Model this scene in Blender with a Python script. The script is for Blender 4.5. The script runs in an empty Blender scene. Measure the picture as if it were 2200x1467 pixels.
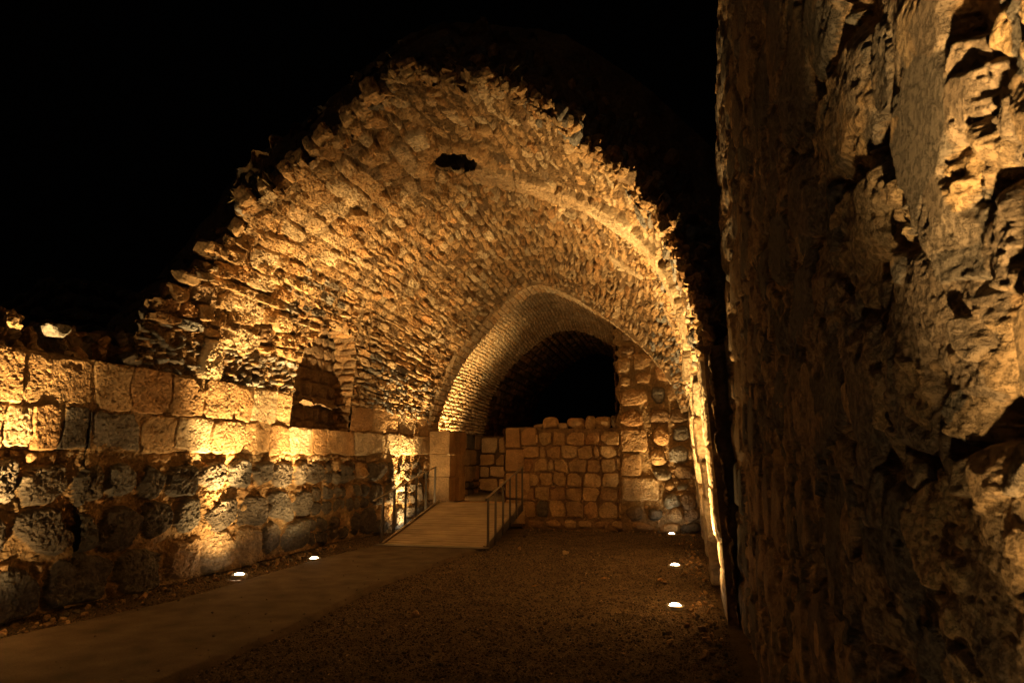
import bpy, bmesh, math, random
import numpy as np
from mathutils import Vector
random.seed(7); rng = np.random.default_rng(11)
sc = bpy.context.scene
COL = sc.collection
# ------------------------------------------------------------------ camera
cam_d = bpy.data.cameras.new('camera'); cam = bpy.data.objects.new('camera', cam_d); COL.objects.link(cam)
cam.location = (0, 0, 1.7)
cam.rotation_euler = (math.radians(90 + 10.2), 0, math.radians(13.82))
cam_d.sensor_width = 36; cam_d.lens = 1400 / 2200 * 36
cam_d.clip_start = 0.05; cam_d.clip_end = 500
cam_d.dof.use_dof = True; cam_d.dof.focus_distance = 9.5; cam_d.dof.aperture_fstop = 7.0
sc.camera = cam
# ------------------------------------------------------------------ night sky, exposure
w = bpy.data.worlds.new('World'); sc.world = w; w.use_nodes = True
bg = w.node_tree.nodes['Background']
bg.inputs[0].default_value = (0.35, 0.28, 0.24, 1); bg.inputs[1].default_value = 0.0006
faint_fill_d = bpy.data.lights.new('faint_fill', 'SUN'); faint_fill_d.energy = 0.016; faint_fill_d.angle = 0.01; faint_fill_d.color = (1, .8, .62)  # added fill without a real source, faintly lifting the dark masonry
faint_fill = bpy.data.objects.new('faint_fill', faint_fill_d); COL.objects.link(faint_fill); faint_fill.rotation_euler = (math.radians(48), 0, math.radians(-25))
sc.view_settings.view_transform = 'Standard'; sc.view_settings.look = 'None'
sc.view_settings.exposure = 0.08; sc.view_settings.gamma = 1
sc.cycles.use_denoising = True
sc.cycles.max_bounces = 6; sc.cycles.diffuse_bounces = 3
sc.cycles.sample_clamp_indirect = 6
LAMP = (1.0, 0.59, 0.20)

# ------------------------------------------------------------------ noise
def _hash(ix, iy, iz, seed):
    h = (ix.astype(np.uint32) * np.uint32(374761393) + iy.astype(np.uint32) * np.uint32(668265263)
         + iz.astype(np.uint32) * np.uint32(2147483647 - 59) + np.uint32(seed * 974711 + 13))
    h = (h ^ (h >> np.uint32(13))) * np.uint32(1274126177)
    h = (h ^ (h >> np.uint32(16))) * np.uint32(2246822519)
    return ((h >> np.uint32(8)) & np.uint32(0xffff)).astype(np.float32) / 32767.5 - 1.0
def vnoise(P, seed=0):
    P = P.astype(np.float32) + 1000.0
    I = np.floor(P); F = P - I; I = I.astype(np.int64); F = F * F * (3 - 2 * F)
    x, y, z = I[..., 0], I[..., 1], I[..., 2]; fx, fy, fz = F[..., 0], F[..., 1], F[..., 2]
    def L(a, b, t): return a + (b - a) * t
    h = lambda a, b, c: _hash(x + a, y + b, z + c, seed)
    return L(L(L(h(0,0,0), h(1,0,0), fx), L(h(0,1,0), h(1,1,0), fx), fy),
             L(L(h(0,0,1), h(1,0,1), fx), L(h(0,1,1), h(1,1,1), fx), fy), fz)
def fbm(P, sc_, oct_=3, seed=0, gain=.5):
    t = 0; a = 1; n = 0
    for o in range(oct_):
        t = t + a * vnoise(P * (sc_ * 2.03 ** o) + o * 17.3, seed + o); n += a; a *= gain
    return t / n
def sstep(a, b, x):
    t = np.clip((x - a) / (b - a), 0, 1); return t * t * (3 - 2 * t)

# ------------------------------------------------------------------ colours of the stones themselves
LIME = (.46, .31, .165); PALE = (.52, .40, .26); OCHRE = (.43, .265, .13); BASALT = (.118, .102, .086)
SLATE = (.25, .24, .225); MORTAR = (.36, .25, .135); BROWN = (.22, .15, .09); GREYB = (.175, .152, .125)
def vary(c, s=.16):
    k = 1 + random.uniform(-s, s); q = random.uniform(-.05, .05)
    return (c[0] * k, c[1] * k * (1 + q), c[2] * k * (1 + 2 * q))

# ------------------------------------------------------------------ materials
def nodes(name):
    m = bpy.data.materials.new(name); m.use_nodes = True
    nt = m.node_tree; return m, nt, nt.nodes['Principled BSDF']
def link(nt, a, b): nt.links.new(a, b)
def add(nt, t, **kw):
    n = nt.nodes.new(t)
    for k, v in kw.items():
        if k.startswith('i_'): n.inputs[k[2:].replace('_', ' ')].default_value = v
        else: setattr(n, k, v)
    return n
def stone_mat(name, bump1=.012, bump2=.004, s1=22, s2=90, rough=.9, spec=.25, pit=.5, use_attr=True, col=None, stain=(.72, 1.25)):
    m, nt, b = nodes(name)
    geo = add(nt, 'ShaderNodeNewGeometry')
    n1 = add(nt, 'ShaderNodeTexNoise', i_Scale=s1, i_Detail=6.0, i_Roughness=.65); link(nt, geo.outputs['Position'], n1.inputs['Vector'])
    n2 = add(nt, 'ShaderNodeTexNoise', i_Scale=s2, i_Detail=4.0, i_Roughness=.6); link(nt, geo.outputs['Position'], n2.inputs['Vector'])
    n3 = add(nt, 'ShaderNodeTexNoise', i_Scale=3.1, i_Detail=4.0); link(nt, geo.outputs['Position'], n3.inputs['Vector'])
    # pits of the porous stone
    r = add(nt, 'ShaderNodeMapRange'); r.inputs[1].default_value = .36; r.inputs[2].default_value = .50
    r.inputs[3].default_value = 0; r.inputs[4].default_value = 1; link(nt, n1.outputs['Fac'], r.inputs[0])
    s = add(nt, 'ShaderNodeMath', operation='MULTIPLY'); link(nt, n1.outputs['Fac'], s.inputs[0]); s.inputs[1].default_value = 1.2
    s2n = add(nt, 'ShaderNodeMath', operation='MULTIPLY_ADD'); link(nt, r.outputs[0], s2n.inputs[0]); s2n.inputs[1].default_value = pit; link(nt, s.outputs[0], s2n.inputs[2])
    bp = add(nt, 'ShaderNodeBump'); bp.inputs['Strength'].default_value = 1; bp.inputs['Distance'].default_value = bump1
    link(nt, s2n.outputs[0], bp.inputs['Height'])
    bp2 = add(nt, 'ShaderNodeBump'); bp2.inputs['Strength'].default_value = 1; bp2.inputs['Distance'].default_value = bump2
    link(nt, n2.outputs['Fac'], bp2.inputs['Height']); link(nt, bp.outputs[0], bp2.inputs['Normal'])
    link(nt, bp2.outputs[0], b.inputs['Normal'])
    if use_attr:
        a = add(nt, 'ShaderNodeVertexColor'); a.layer_name = 'Col'; src = a.outputs['Color']
    else:
        a = add(nt, 'ShaderNodeRGB'); a.outputs[0].default_value = (*col, 1); src = a.outputs[0]
    mr = add(nt, 'ShaderNodeMapRange'); mr.inputs[1].default_value = .25; mr.inputs[2].default_value = .75
    mr.inputs[3].default_value = stain[0]; mr.inputs[4].default_value = stain[1]; link(nt, n3.outputs['Fac'], mr.inputs[0])
    mr2 = add(nt, 'ShaderNodeMapRange'); mr2.inputs[1].default_value = .3; mr2.inputs[2].default_value = .7
    mr2.inputs[3].default_value = .7; mr2.inputs[4].default_value = 1.22; link(nt, n1.outputs['Fac'], mr2.inputs[0])
    k = add(nt, 'ShaderNodeMath', operation='MULTIPLY'); link(nt, mr.outputs[0], k.inputs[0]); link(nt, mr2.outputs[0], k.inputs[1])
    mx = add(nt, 'ShaderNodeVectorMath', operation='SCALE'); link(nt, src, mx.inputs[0]); link(nt, k.outputs[0], mx.inputs['Scale'])
    link(nt, mx.outputs[0], b.inputs['Base Color'])
    b.inputs['Roughness'].default_value = rough; b.inputs['Specular IOR Level'].default_value = spec
    return m
M_STONE = stone_mat('weathered_stone')
M_NEAR = stone_mat('rough_basalt', bump1=.009, bump2=.003, s1=48, s2=260, rough=.85, spec=.35, pit=.7)
M_DRESS = stone_mat('dressed_stone', bump1=.006, bump2=.002, s1=30, s2=120, pit=.25)
M_GRAVEL = stone_mat('gravel_bed', bump1=.022, bump2=.012, s1=55, s2=140, pit=.6, use_attr=False, col=(.17, .125, .08))
M_PATH = stone_mat('path_concrete', bump1=.0025, bump2=.0018, s1=60, s2=220, pit=.2, use_attr=False, col=(.095, .073, .05), spec=.3, stain=(.5, 1.5))
def metal(name, col, rough=.4, met=1.0):
    m, nt, b = nodes(name)
    n = add(nt, 'ShaderNodeTexNoise', i_Scale=40.0, i_Detail=3.0)
    r = add(nt, 'ShaderNodeMapRange'); r.inputs[3].default_value = rough - .1; r.inputs[4].default_value = rough + .15
    link(nt, n.outputs['Fac'], r.inputs[0]); link(nt, r.outputs[0], b.inputs['Roughness'])
    b.inputs['Base Color'].default_value = (*col, 1); b.inputs['Metallic'].default_value = met
    return m
M_POST = metal('dark_steel', (.13, .115, .10), .45, .7)
M_RAIL = metal('rail_steel', (.28, .23, .17), .5, .5)
M_RING = metal('lamp_ring', (.5, .48, .45), .3, 1.0)
def board_mat():
    m, nt, b = nodes('deck_boards')
    tc = add(nt, 'ShaderNodeNewGeometry')
    mp = add(nt, 'ShaderNodeMapping'); mp.inputs['Scale'].default_value = (1.5, 22, 22); link(nt, tc.outputs['Position'], mp.inputs[0])
    n = add(nt, 'ShaderNodeTexNoise', i_Scale=2.0, i_Detail=5.0); link(nt, mp.outputs[0], n.inputs['Vector'])
    cr = add(nt, 'ShaderNodeValToRGB'); cr.color_ramp.elements[0].color = (.28, .22, .15, 1); cr.color_ramp.elements[1].color = (.50, .40, .28, 1)
    cr.color_ramp.elements[0].position = .3; cr.color_ramp.elements[1].position = .7
    link(nt, n.outputs['Fac'], cr.inputs[0])
    n2 = add(nt, 'ShaderNodeTexNoise', i_Scale=2.2, i_Detail=5.0); link(nt, tc.outputs['Position'], n2.inputs['Vector'])
    mr = add(nt, 'ShaderNodeMapRange'); mr.inputs[1].default_value = .3; mr.inputs[2].default_value = .7; mr.inputs[3].default_value = .75; mr.inputs[4].default_value = 1.15
    link(nt, n2.outputs['Fac'], mr.inputs[0])
    mx = add(nt, 'ShaderNodeVectorMath', operation='SCALE'); link(nt, cr.outputs[0], mx.inputs[0]); link(nt, mr.outputs[0], mx.inputs['Scale'])
    link(nt, mx.outputs[0], b.inputs['Base Color'])
    bp = add(nt, 'ShaderNodeBump'); bp.inputs['Distance'].default_value = .002; link(nt, n.outputs['Fac'], bp.inputs['Height']); link(nt, bp.outputs[0], b.inputs['Normal'])
    b.inputs['Roughness'].default_value = .65
    return m
M_BOARD = board_mat()
def glow_mat():
    m, nt, b = nodes('lit_lens')
    b.inputs['Base Color'].default_value = (.9, .8, .6, 1)
    b.inputs['Emission Color'].default_value = (1, .78, .48, 1); b.inputs['Emission Strength'].default_value = 60
    return m
M_GLOW = glow_mat()
M_LEAF = stone_mat('dry_leaf', bump1=.001, bump2=.0005, use_attr=False, col=(.42, .25, .10), rough=.7)

# ------------------------------------------------------------------ objects
def tag(o, label=None, cat=None, group=None, kind=None):
    if label: o['label'] = label
    if cat: o['category'] = cat
    if group: o['group'] = group
    if kind: o['kind'] = kind
    return o
def empty(name, loc=(0, 0, 0)):
    o = bpy.data.objects.new(name, None); o.location = loc; o.empty_display_size = .2; COL.objects.link(o); return o
def put(name, me, mat, parent=None, origin=None):
    me.materials.append(mat)
    o = bpy.data.objects.new(name, me); COL.objects.link(o)
    if origin is not None:
        n = len(me.vertices); co = np.empty(n * 3, np.float32); me.vertices.foreach_get('co', co)
        co = co.reshape(-1, 3) - np.array(origin, np.float32); me.vertices.foreach_set('co', co.ravel()); me.update()
        o.location = origin
    if parent:
        o.parent = parent
        if origin is None: o.location = tuple(-Vector(parent.location))
        else: o.location = tuple(Vector(origin) - parent.location)
    return o
def mesh_np(name, V, F, C=None, smooth=False):
    """V (n,3), F (m,4) or (m,3)"""
    me = bpy.data.meshes.new(name); k = F.shape[1]
    me.vertices.add(len(V)); me.vertices.foreach_set('co', np.ascontiguousarray(V, np.float32).ravel())
    me.loops.add(F.size); me.loops.foreach_set('vertex_index', np.ascontiguousarray(F, np.int32).ravel())
    me.polygons.add(len(F)); me.polygons.foreach_set('loop_start', np.arange(0, F.size, k, dtype=np.int32))
    me.polygons.foreach_set('use_smooth', np.full(len(F), smooth))
    me.update(calc_edges=True)
    if C is not None:
        a = me.color_attributes.new('Col', 'FLOAT_COLOR', 'POINT')
        c4 = np.ones((len(V), 4), np.float32); c4[:, :3] = C; a.data.foreach_set('color', c4.ravel())
    return me
def join_np(parts):
    Vs, Fs, Cs, n = [], [], [], 0
    for V, F, C in parts:
        Vs.append(V); Fs.append(F + n); Cs.append(C); n += len(V)
    return np.concatenate(Vs), np.concatenate(Fs), np.concatenate(Cs)
def grid_np(P, C, mask=None, flip=False):
    nu, nv = P.shape[:2]
    idx = np.arange(nu * nv).reshape(nu, nv)
    q = np.stack([idx[:-1, :-1], idx[1:, :-1], idx[1:, 1:], idx[:-1, 1:]], -1)
    if flip: q = q[..., ::-1]
    if mask is not None:
        mm = mask[:-1, :-1] & mask[1:, :-1] & mask[1:, 1:] & mask[:-1, 1:]
        q = q[mm]
    q = q.reshape(-1, 4)
    used = np.unique(q); re = np.zeros(nu * nv, np.int64); re[used] = np.arange(len(used))
    return P.reshape(-1, 3)[used], re[q], C.reshape(-1, 3)[used]
def normals(P):
    n = np.cross(np.gradient(P, axis=0), np.gradient(P, axis=1))
    return n / (np.linalg.norm(n, axis=-1, keepdims=True) + 1e-9)

class Relief:
    """a height field of laid stones over a (u, v) sheet in metres"""
    def __init__(s, u, v, seed=1, warp=.02, base=0.0, mortar=MORTAR, wscale=5.0, fill=0.0):
        s.u, s.v = u, v
        U, V = np.meshgrid(u, v, indexing='ij'); s.U, s.V = U, V
        Q = np.stack([U, V, np.full_like(U, seed * 3.7)], -1)
        s.Uw = U + warp * fbm(Q, wscale, 3, seed); s.Vw = V + warp * fbm(Q + 50, wscale, 3, seed + 5)
        s.H = np.full(U.shape, base, np.float32) + .012 * fbm(Q, 14, 3, seed + 9).astype(np.float32)
        if fill: s.H += (fill * np.clip(fbm(Q, 1.7, 3, seed + 70) * 1.6 + .35, 0, 1) * (1 + .35 * fbm(Q, 11, 4, seed + 71, .6))).astype(np.float32)
        s.C = np.empty(U.shape + (3,), np.float32); s.C[:] = mortar
        s.S = np.zeros(U.shape, np.float32)      # 1 on stones
    def stone(s, cu, cv, a, b, rot=0., n=5., proud=.05, bulge=.02, edge=.03, tilt=(0., 0.), col=LIME, chips=2):
        R = math.hypot(a, b) + .05
        i0, i1 = np.searchsorted(s.u, [cu - R, cu + R]); j0, j1 = np.searchsorted(s.v, [cv - R, cv + R])
        if i1 - i0 < 1 or j1 - j0 < 1: return
        x = s.Uw[i0:i1, j0:j1] - cu; y = s.Vw[i0:i1, j0:j1] - cv
        if rot: c_, s_ = math.cos(rot), math.sin(rot); x, y = x * c_ + y * s_, -x * s_ + y * c_
        x = x / a; y = y / b
        r = (np.abs(x) ** n + np.abs(y) ** n) ** (1 / n)
        m = min(a, b)
        for _ in range(chips):
            th = random.uniform(0, 2 * math.pi); o = random.uniform(.78, 1.1)
            r = np.maximum(r, (x * math.cos(th) + y * math.sin(th)) / o * .95)
        e = np.clip((1 - r) * m / edge, 0, 1); e = 1 - (1 - e) ** 2
        h = e * (proud + bulge * np.clip(1 - r * r, 0, 1) + tilt[0] * x + tilt[1] * y)
        hh = s.H[i0:i1, j0:j1]; k = (h > hh) & (r < 1)
        s.H[i0:i1, j0:j1] = np.where(k, h, hh)
        kc = k & (e > .35)
        s.C[i0:i1, j0:j1][kc] = col; s.S[i0:i1, j0:j1][kc] = 1
    def rows(s, u0, u1, v0, v1, hr, wr, kind, gap=.012, n=5., proud=(.04, .07), bulge=(.01, .03), edge=.03, tilt=.012,
             jitter=.01, rot=.05, chips=2, skip=None, across=False, lip=0.0):
        """courses stacked along u (or along v when across); stones run along the other"""
        p = u0 if not across else v0; pe = u1 if not across else v1
        q0, q1 = (v0, v1) if not across else (u0, u1)
        while p < pe - hr[0] * .5:
            h = random.uniform(*hr)
            if pe - p - h < hr[0] * .6: h = pe - p
            q = q0 - random.uniform(0, wr[0] * .6)
            while q < q1:
                wd = random.uniform(*wr)
                cp = p + h / 2 + random.uniform(-jitter, jitter); cq = q + wd / 2
                cu, cv = (cp, cq) if not across else (cq, cp)
                if not (skip and skip(cu, cv)):
                    k = kind(cu, cv) if callable(kind) else kind
                    hh = h / 2 - gap / 2 - random.uniform(0, jitter); ww = wd / 2 - gap / 2
                    a, b = (hh, ww) if not across else (ww, hh)
                    t0 = random.gauss(0, tilt) - (lip(cu) if callable(lip) else lip); t1 = random.gauss(0, tilt)
                    s.stone(cu, cv, a, b, random.gauss(0, rot), n, random.uniform(*proud), random.uniform(*bulge), edge,
                            (t0, t1), vary(k), chips)
                q += wd
            p += h
    def finish(s, P, N, rough=(.018, .006), pits=.012, seed=3, pitscale=9, dirt=.25, damp=1.0):
        """add the broken surface of the stones and return displaced points and colours"""
        H = s.H + damp * (rough[0] * fbm(P, 7, 3, seed) + rough[1] * fbm(P, 38, 3, seed + 4, .6))
        if pits:
            f = fbm(P, pitscale, 4, seed + 20, .62)
            H = H - damp * pits * sstep(.12, .42, f) - damp * pits * .8 * sstep(.18, .4, fbm(P, 31, 2, seed + 31))
        t = fbm(P, 2.3, 4, seed + 40)[..., None]; g = fbm(P, 16, 3, seed + 50)[..., None]
        C = s.C * (1 + dirt * t + .16 * g)
        C = C * np.stack([1 + 0 * t[..., 0], 1 + .10 * t[..., 0], 1 + .22 * t[..., 0]], -1)
        return P + N * H[..., None], np.clip(C, .02, .8)

# rock library ------------------------------------------------------
_bm = bmesh.new(); bmesh.ops.create_cube(_bm, size=2); bmesh.ops.subdivide_edges(_bm, edges=_bm.edges[:], cuts=4, use_grid_fill=True)
_bm.verts.ensure_lookup_table(); CUBE_V = np.array([v.co[:] for v in _bm.verts]); CUBE_F = np.array([[v.index for v in f.verts] for f in _bm.faces]); _bm.free()
def rock(center, ax, size, col, n=5, planes=6, cut=(.62, .95), rough=.05):
    """ax 3x3 rows are local axes; size half extents"""
    p = CUBE_V / ((np.abs(CUBE_V) ** n).sum(1) ** (1 / n))[:, None]
    for _ in range(planes):
        d = rng.normal(size=3); d /= np.linalg.norm(d); o = rng.uniform(*cut)
        k = p @ d - o; k[k < 0] = 0; p = p - k[:, None] * d
    p = p * np.array(size)
    s = rng.uniform(0, 100)
    p = p + rough * min(size) * np.stack([vnoise(p / max(size) * 3 + s + i * 9, i) for i in range(3)], -1)
    V = p @ np.array(ax) + np.array(center)
    C = np.tile(np.array(col), (len(V), 1)) * (1 + .12 * rng.normal(size=(len(V), 1)))
    return V, CUBE_F, np.clip(C, .02, .8)
def basis(d, roll=0.):
    d = np.array(d, float); d /= np.linalg.norm(d); t = np.cross(d, [0, 0, 1.0] if abs(d[2]) < .9 else [1.0, 0, 0]); t /= np.linalg.norm(t)
    b = np.cross(d, t); c, s = math.cos(roll), math.sin(roll)
    return np.array([d, c * t + s * b, -s * t + c * b])
def rand_axes(): return basis(rng.normal(size=3), rng.uniform(0, 6.28))

# ------------------------------------------------------------------ vault profile
PROF = [(2.88, 3.62), (3.2, 3.6), (3.5, 3.58), (4.1, 3.47), (4.6, 3.3), (5.0, 3.07), (5.4, 2.68), (5.8, 2.12), (6.15, 1.45), (6.42, .78), (6.58, .25), (6.62, 0)]
CX = -3.25
def resample(pts, n=400):
    pts = np.array(pts, float)
    for _ in range(3):   # light smoothing
        q = pts.copy(); q[1:-1] = .25 * pts[:-2] + .5 * pts[1:-1] + .25 * pts[2:]
        m = np.empty((len(pts) * 2 - 1, 2)); m[::2] = .5 * (q + pts); m[1::2] = .5 * (pts[1:] + pts[:-1]); pts = m
    d = np.r_[0, np.cumsum(np.linalg.norm(np.diff(pts, axis=0), axis=1))]
    t = np.linspace(0, d[-1], n)
    return np.stack([np.interp(t, d, pts[:, 0]), np.interp(t, d, pts[:, 1])], -1), d[-1]
P1, SLEN = resample([(CX - w_, z) for z, w_ in PROF] + [(CX + w_, z) for z, w_ in PROF[::-1][1:]])
P2, _ = resample([(-6.32, 2.6), (-6.2, 3.0), (-5.85, 3.92), (-5.38, 4.62), (-4.6, 5.48), (-3.9, 6.05), (-3.32, 6.34), (-2.75, 6.12), (-2.1, 5.77), (-1.09, 4.99), (-.34, 4.26), (.15, 3.5), (.33, 2.88)])
def prof_at(s, Y):
    """s in 0..SLEN, Y metres: point of the intrados"""
    t = s / SLEN * 399
    a = np.stack([np.interp(t, np.arange(400), P1[:, k]) for k in (0, 1)], -1)
    b = np.stack([np.interp(t, np.arange(400), P2[:, k]) for k in (0, 1)], -1)
    k = sstep(13.0, 16.1, Y)[..., None]
    p = a * (1 - k) + b * k
    return np.stack([p[..., 0], Y, p[..., 1]], -1)
EDGE = [(2.9, -1, 6.9), (3.5, -1, 6.9), (4.1, -1, 7.5), (4.6, -1, 7.86), (5.0, -1, 7.98), (5.4, -1, 7.84), (5.8, -1, 7.9), (6.15, -1, 7.76), (6.45, -1, 7.38), (6.62, 0, 7.0),
        (6.45, 1, 7.0), (6.15, 1, 7.0), (5.8, 1, 7.46), (5.4, 1, 8.04), (5.0, 1, 8.4), (4.6, 1, 8.25), (4.1, 1, 8.1), (3.5, 1, 7.75), (2.9, 1, 7.6)]
def s_of(z, side):
    if side <= 0:
        i = np.searchsorted(P1[:200, 1], z); return min(i, 199) / 399 * SLEN
    i = np.searchsorted(-P1[200:, 1], -z); return (200 + min(i, 199)) / 399 * SLEN
_es = np.array([s_of(z, sd) for z, sd, _ in EDGE]); _ey = np.array([y for *_, y in EDGE]); _es[0] = 0; _es[-1] = SLEN
YEND = 16.15
def yfront(s): return np.interp(s, _es, _ey)
_course = np.cumsum(rng.uniform(.12, .26, 90)); _cj = rng.uniform(-.13, .20, 91)
def ycore(s): return yfront(s) + .24 + .16 * np.exp(-((s - SLEN / 2) / 1.2) ** 2)
def yedge(s):   # ragged, stepping stone by stone
    return yfront(s) + .02 + .16 * np.exp(-((s - SLEN / 2) / 1.2) ** 2) + _cj[np.searchsorted(_course, s)]

NICHE = np.array([(10.75, 2.28), (10.75, 3.35), (10.9, 3.75), (11.25, 4.1), (11.75, 4.36), (12.25, 4.42), (12.7, 4.25), (12.98, 3.85), (13.05, 3.4), (13.05, 2.28)])
def in_niche(Y, Z):
    top = np.interp(Y, NICHE[1:-1, 0] + np.array([0, .001, 0, 0, 0, 0, 0, .0]), NICHE[1:-1, 1], left=0, right=0)
    return (Y > 10.75) & (Y < 13.05) & (Z > 2.28) & (Z < top)

# ================================================================== MAIN HALL
hall = empty('vaulted_hall', (-3.25, 12, 0))
tag(hall, 'big open-fronted vaulted hall of rough limestone lit from below, its front edge broken off', 'vaulted hall')

# ---- vault intrados
du = .0105
us = np.arange(0, SLEN + du, du); vs = np.arange(6.7, YEND, .0105)
R = Relief(us, vs, 3, warp=.06, wscale=3.2, mortar=(.19, .125, .066), fill=.060)  # mortar colour darkened to put crevice shade between the stones
SA = _es[9]                                    # crown
def front_zone(s, y): return y < 10.1 + .3 * math.sin(s * 3)
def lipf(k): return lambda s: k * max(-1, min(1, (SA - s) / .6))
def vkind(s, y):
    r = random.random()
    if s < .62 and y < 11.2: return SLATE if r < .6 else GREYB if r < .85 else LIME
    if s < 1.3 and y > 13.4: return SLATE if r < .45 else PALE if r < .8 else LIME
    if s < 1.0 and y < 8.2: return SLATE if r < .25 else LIME if r < .7 else OCHRE
    if 1.5 < s < 2.3 and 9.8 < y < 11.6: return GREYB if r < .5 else SLATE if r < .6 else LIME
    if s > SLEN - 2.7 and y < 9.2: return SLATE if r < .4 else PALE if r < .7 else LIME
    if s > SLEN - 2.0 and y > 10.6: return SLATE if r < .35 else LIME
    return OCHRE if r < .12 else LIME if r < .62 else PALE if r < .92 else BROWN
# inner, smaller courses
R.rows(0, SLEN, 9.8, YEND + .2, (.10, .22), (.12, .42), vkind, gap=.010, n=7, proud=(.035, .115), bulge=(.0, .012), edge=.014,
       tilt=.026, jitter=.025, rot=.10, chips=3, lip=lipf(.024), skip=lambda s, y: s < .62 and y < 11.2)
# coarser, more broken courses near the open front
R.rows(0.62, SLEN * .46, 6.4, 10.0, (.16, .34), (.2, .6), vkind, gap=.012, n=7, proud=(.03, .17), bulge=(.0, .02), edge=.016,
       tilt=.03, jitter=.03, rot=.1, chips=3, lip=lipf(.036))
R.rows(SLEN * .46, SLEN, 6.4, 10.0, (.12, .28), (.16, .5), vkind, gap=.006, n=7, proud=(.02, .08), bulge=(.0, .015), edge=.016,
       tilt=.02, jitter=.025, rot=.1, chips=3, lip=lipf(.02))
# slate packing low on the left
R.rows(0, .66, 6.4, 11.3, (.09, .15), (.09, .24), vkind, gap=.02, n=3.2, proud=(.03, .13), bulge=(0, .02), edge=.018, tilt=.035, jitter=.03, rot=.45, chips=4)
R.rows(0, 1.1, 13.6, YEND, (.08, .14), (.08, .17), vkind, gap=.014, n=3, proud=(.03, .11), bulge=(0, .02), edge=.015, tilt=.03, jitter=.02, rot=.5, chips=4)
R.stone(.28, 8.35, .34, .22, 0, 5, .20, .03, .04, (0, .01), PALE, 1)
# big flat blocks of a former transverse arch
s_ = .5
while s_ < SA - .4:
    h_ = random.uniform(.26, .46)
    y_ = 8.95 + random.uniform(-.12, .12)
    for dy in ((-.26, .26) if random.random() < .4 else (0,)):
        R.stone(s_ + h_ / 2, y_ + dy, h_ / 2 - .012, (.22 if dy else random.uniform(.3, .46)), random.gauss(0, .05), 7,
                random.uniform(.10, .17), .012, .03, (random.gauss(0, .012), random.gauss(0, .01)), vary(PALE if random.random() < .55 else LIME), 1)
    s_ += h_
# plaster-faced rib remains on the right side
sr = SA
while sr < SLEN:
    h_ = random.uniform(.5, .9)
    R.stone(sr + h_ / 2, 9.95 + random.uniform(-.05, .05), h_ / 2 + .02, random.uniform(.30, .40), 0, 8, .15 + random.uniform(0, .02), .01, .03, (0, .0), vary(PALE, .06), 1)
    if random.random() < .8 and sr > SLEN - 3.6: R.stone(sr + h_ / 2, 12.6, h_ / 2 + .02, .24, 0, 8, .12, .01, .03, (0, 0), vary(PALE, .06), 1)
    sr += h_
# rim around the smoke hole
HS, HY = SA - .02, 9.50
for k in range(11):
    th = -.3 + k / 10 * 3.7
    R.stone(HS - .62 * math.cos(th), HY - .50 * math.sin(th), .13, .17, 0, 5, .15, .015, .03, (0, 0), vary(LIME), 1)
U, V = R.U, R.V
P = prof_at(U, V); N = normals(P)
if N[len(us) // 2, 10, 2] > 0: N = -N
big = fbm(P, .8, 2, 77)
R.H += (.05 * big).astype(np.float32)
Pd, Cd = R.finish(P, N, rough=(.036, .018), pits=.030, seed=3, pitscale=8, damp=1 - .55 * sstep(SLEN - 3.2, SLEN - 1.6, U) * sstep(12, 10, V))
keep = (V > yedge(U + .03 * fbm(P, 6, 2, 5)) + .06 * fbm(P, 9, 3, 8)) & ~in_niche(P[..., 1], P[..., 2] * (P[..., 0] < CX)) \
    & (((U - HS) / .36) ** 2 + ((V - HY) / .33) ** 2 > 1 + .12 * fbm(P, 4, 2, 9))
vault = put('vault', mesh_np('vault', *grid_np(Pd, Cd, keep)), M_STONE, hall)
tag(vault, 'pointed barrel vault of rough golden stone courses')

aa, hh_ = np.meshgrid(np.linspace(0, 2 * math.pi, 90), np.linspace(-.10, .9, 40), indexing='ij')
Ph = prof_at(HS + (.42 + .35 * np.clip(hh_, 0, 1)) * np.cos(aa), HY + (.40 + .35 * np.clip(hh_, 0, 1)) * np.sin(aa)); Ph[..., 2] = Ph[..., 2] + hh_ + .04
Ph[..., :2] += (.05 * fbm(Ph, 6, 3, 6))[..., None]
Ch = np.empty(Ph.shape); Ch[:] = BASALT  # shade painted in: shaft flared and coloured dark so the hole reads unlit
put('smoke_hole', mesh_np('smoke_hole', *grid_np(Ph, Ch)), M_STONE, hall)
# ---- the broken front: stones of the vault's thickness, hanging slabs
parts = []
TH = .95
ss = np.linspace(0.02, SLEN - .02, 260)
pe = prof_at(ss, yedge(ss)); tg = np.gradient(prof_at(ss, np.full_like(ss, 9.0)), axis=0); tg /= np.linalg.norm(tg, axis=1)[:, None]
outw = np.cross(tg, [0, 1.0, 0]);
if outw[130, 2] < 0: outw = -outw
for i in range(520):
    k = rng.integers(0, len(ss)); d = rng.uniform(0.02, .85)
    right = ss[k] > SA
    c = pe[k] + outw[k] * (.02 + d) + np.array([0, rng.uniform(.10, .22) + .55 * d, 0])
    if d > .16: c[1] = float(ycore(ss[k])) + .6 * d + rng.uniform(.02, .14)
    thin = rng.uniform(.06, .13); lon = rng.uniform(.09, .17); dep = rng.uniform(.10, .19)
    tw = rng.normal() * .25
    t2 = tg[k] * math.cos(tw) + outw[k] * math.sin(tw); o2 = -tg[k] * math.sin(tw) + outw[k] * math.cos(tw)
    col = vary(random.choice([LIME, LIME, OCHRE, BROWN, SLATE, GREYB] if d < .35 else [BROWN, BROWN, BASALT, GREYB, OCHRE]))
    parts.append(rock(c, [t2, o2, [0, 1, 0]], (thin, lon, dep), col, cut=(.6, .95)))
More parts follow.
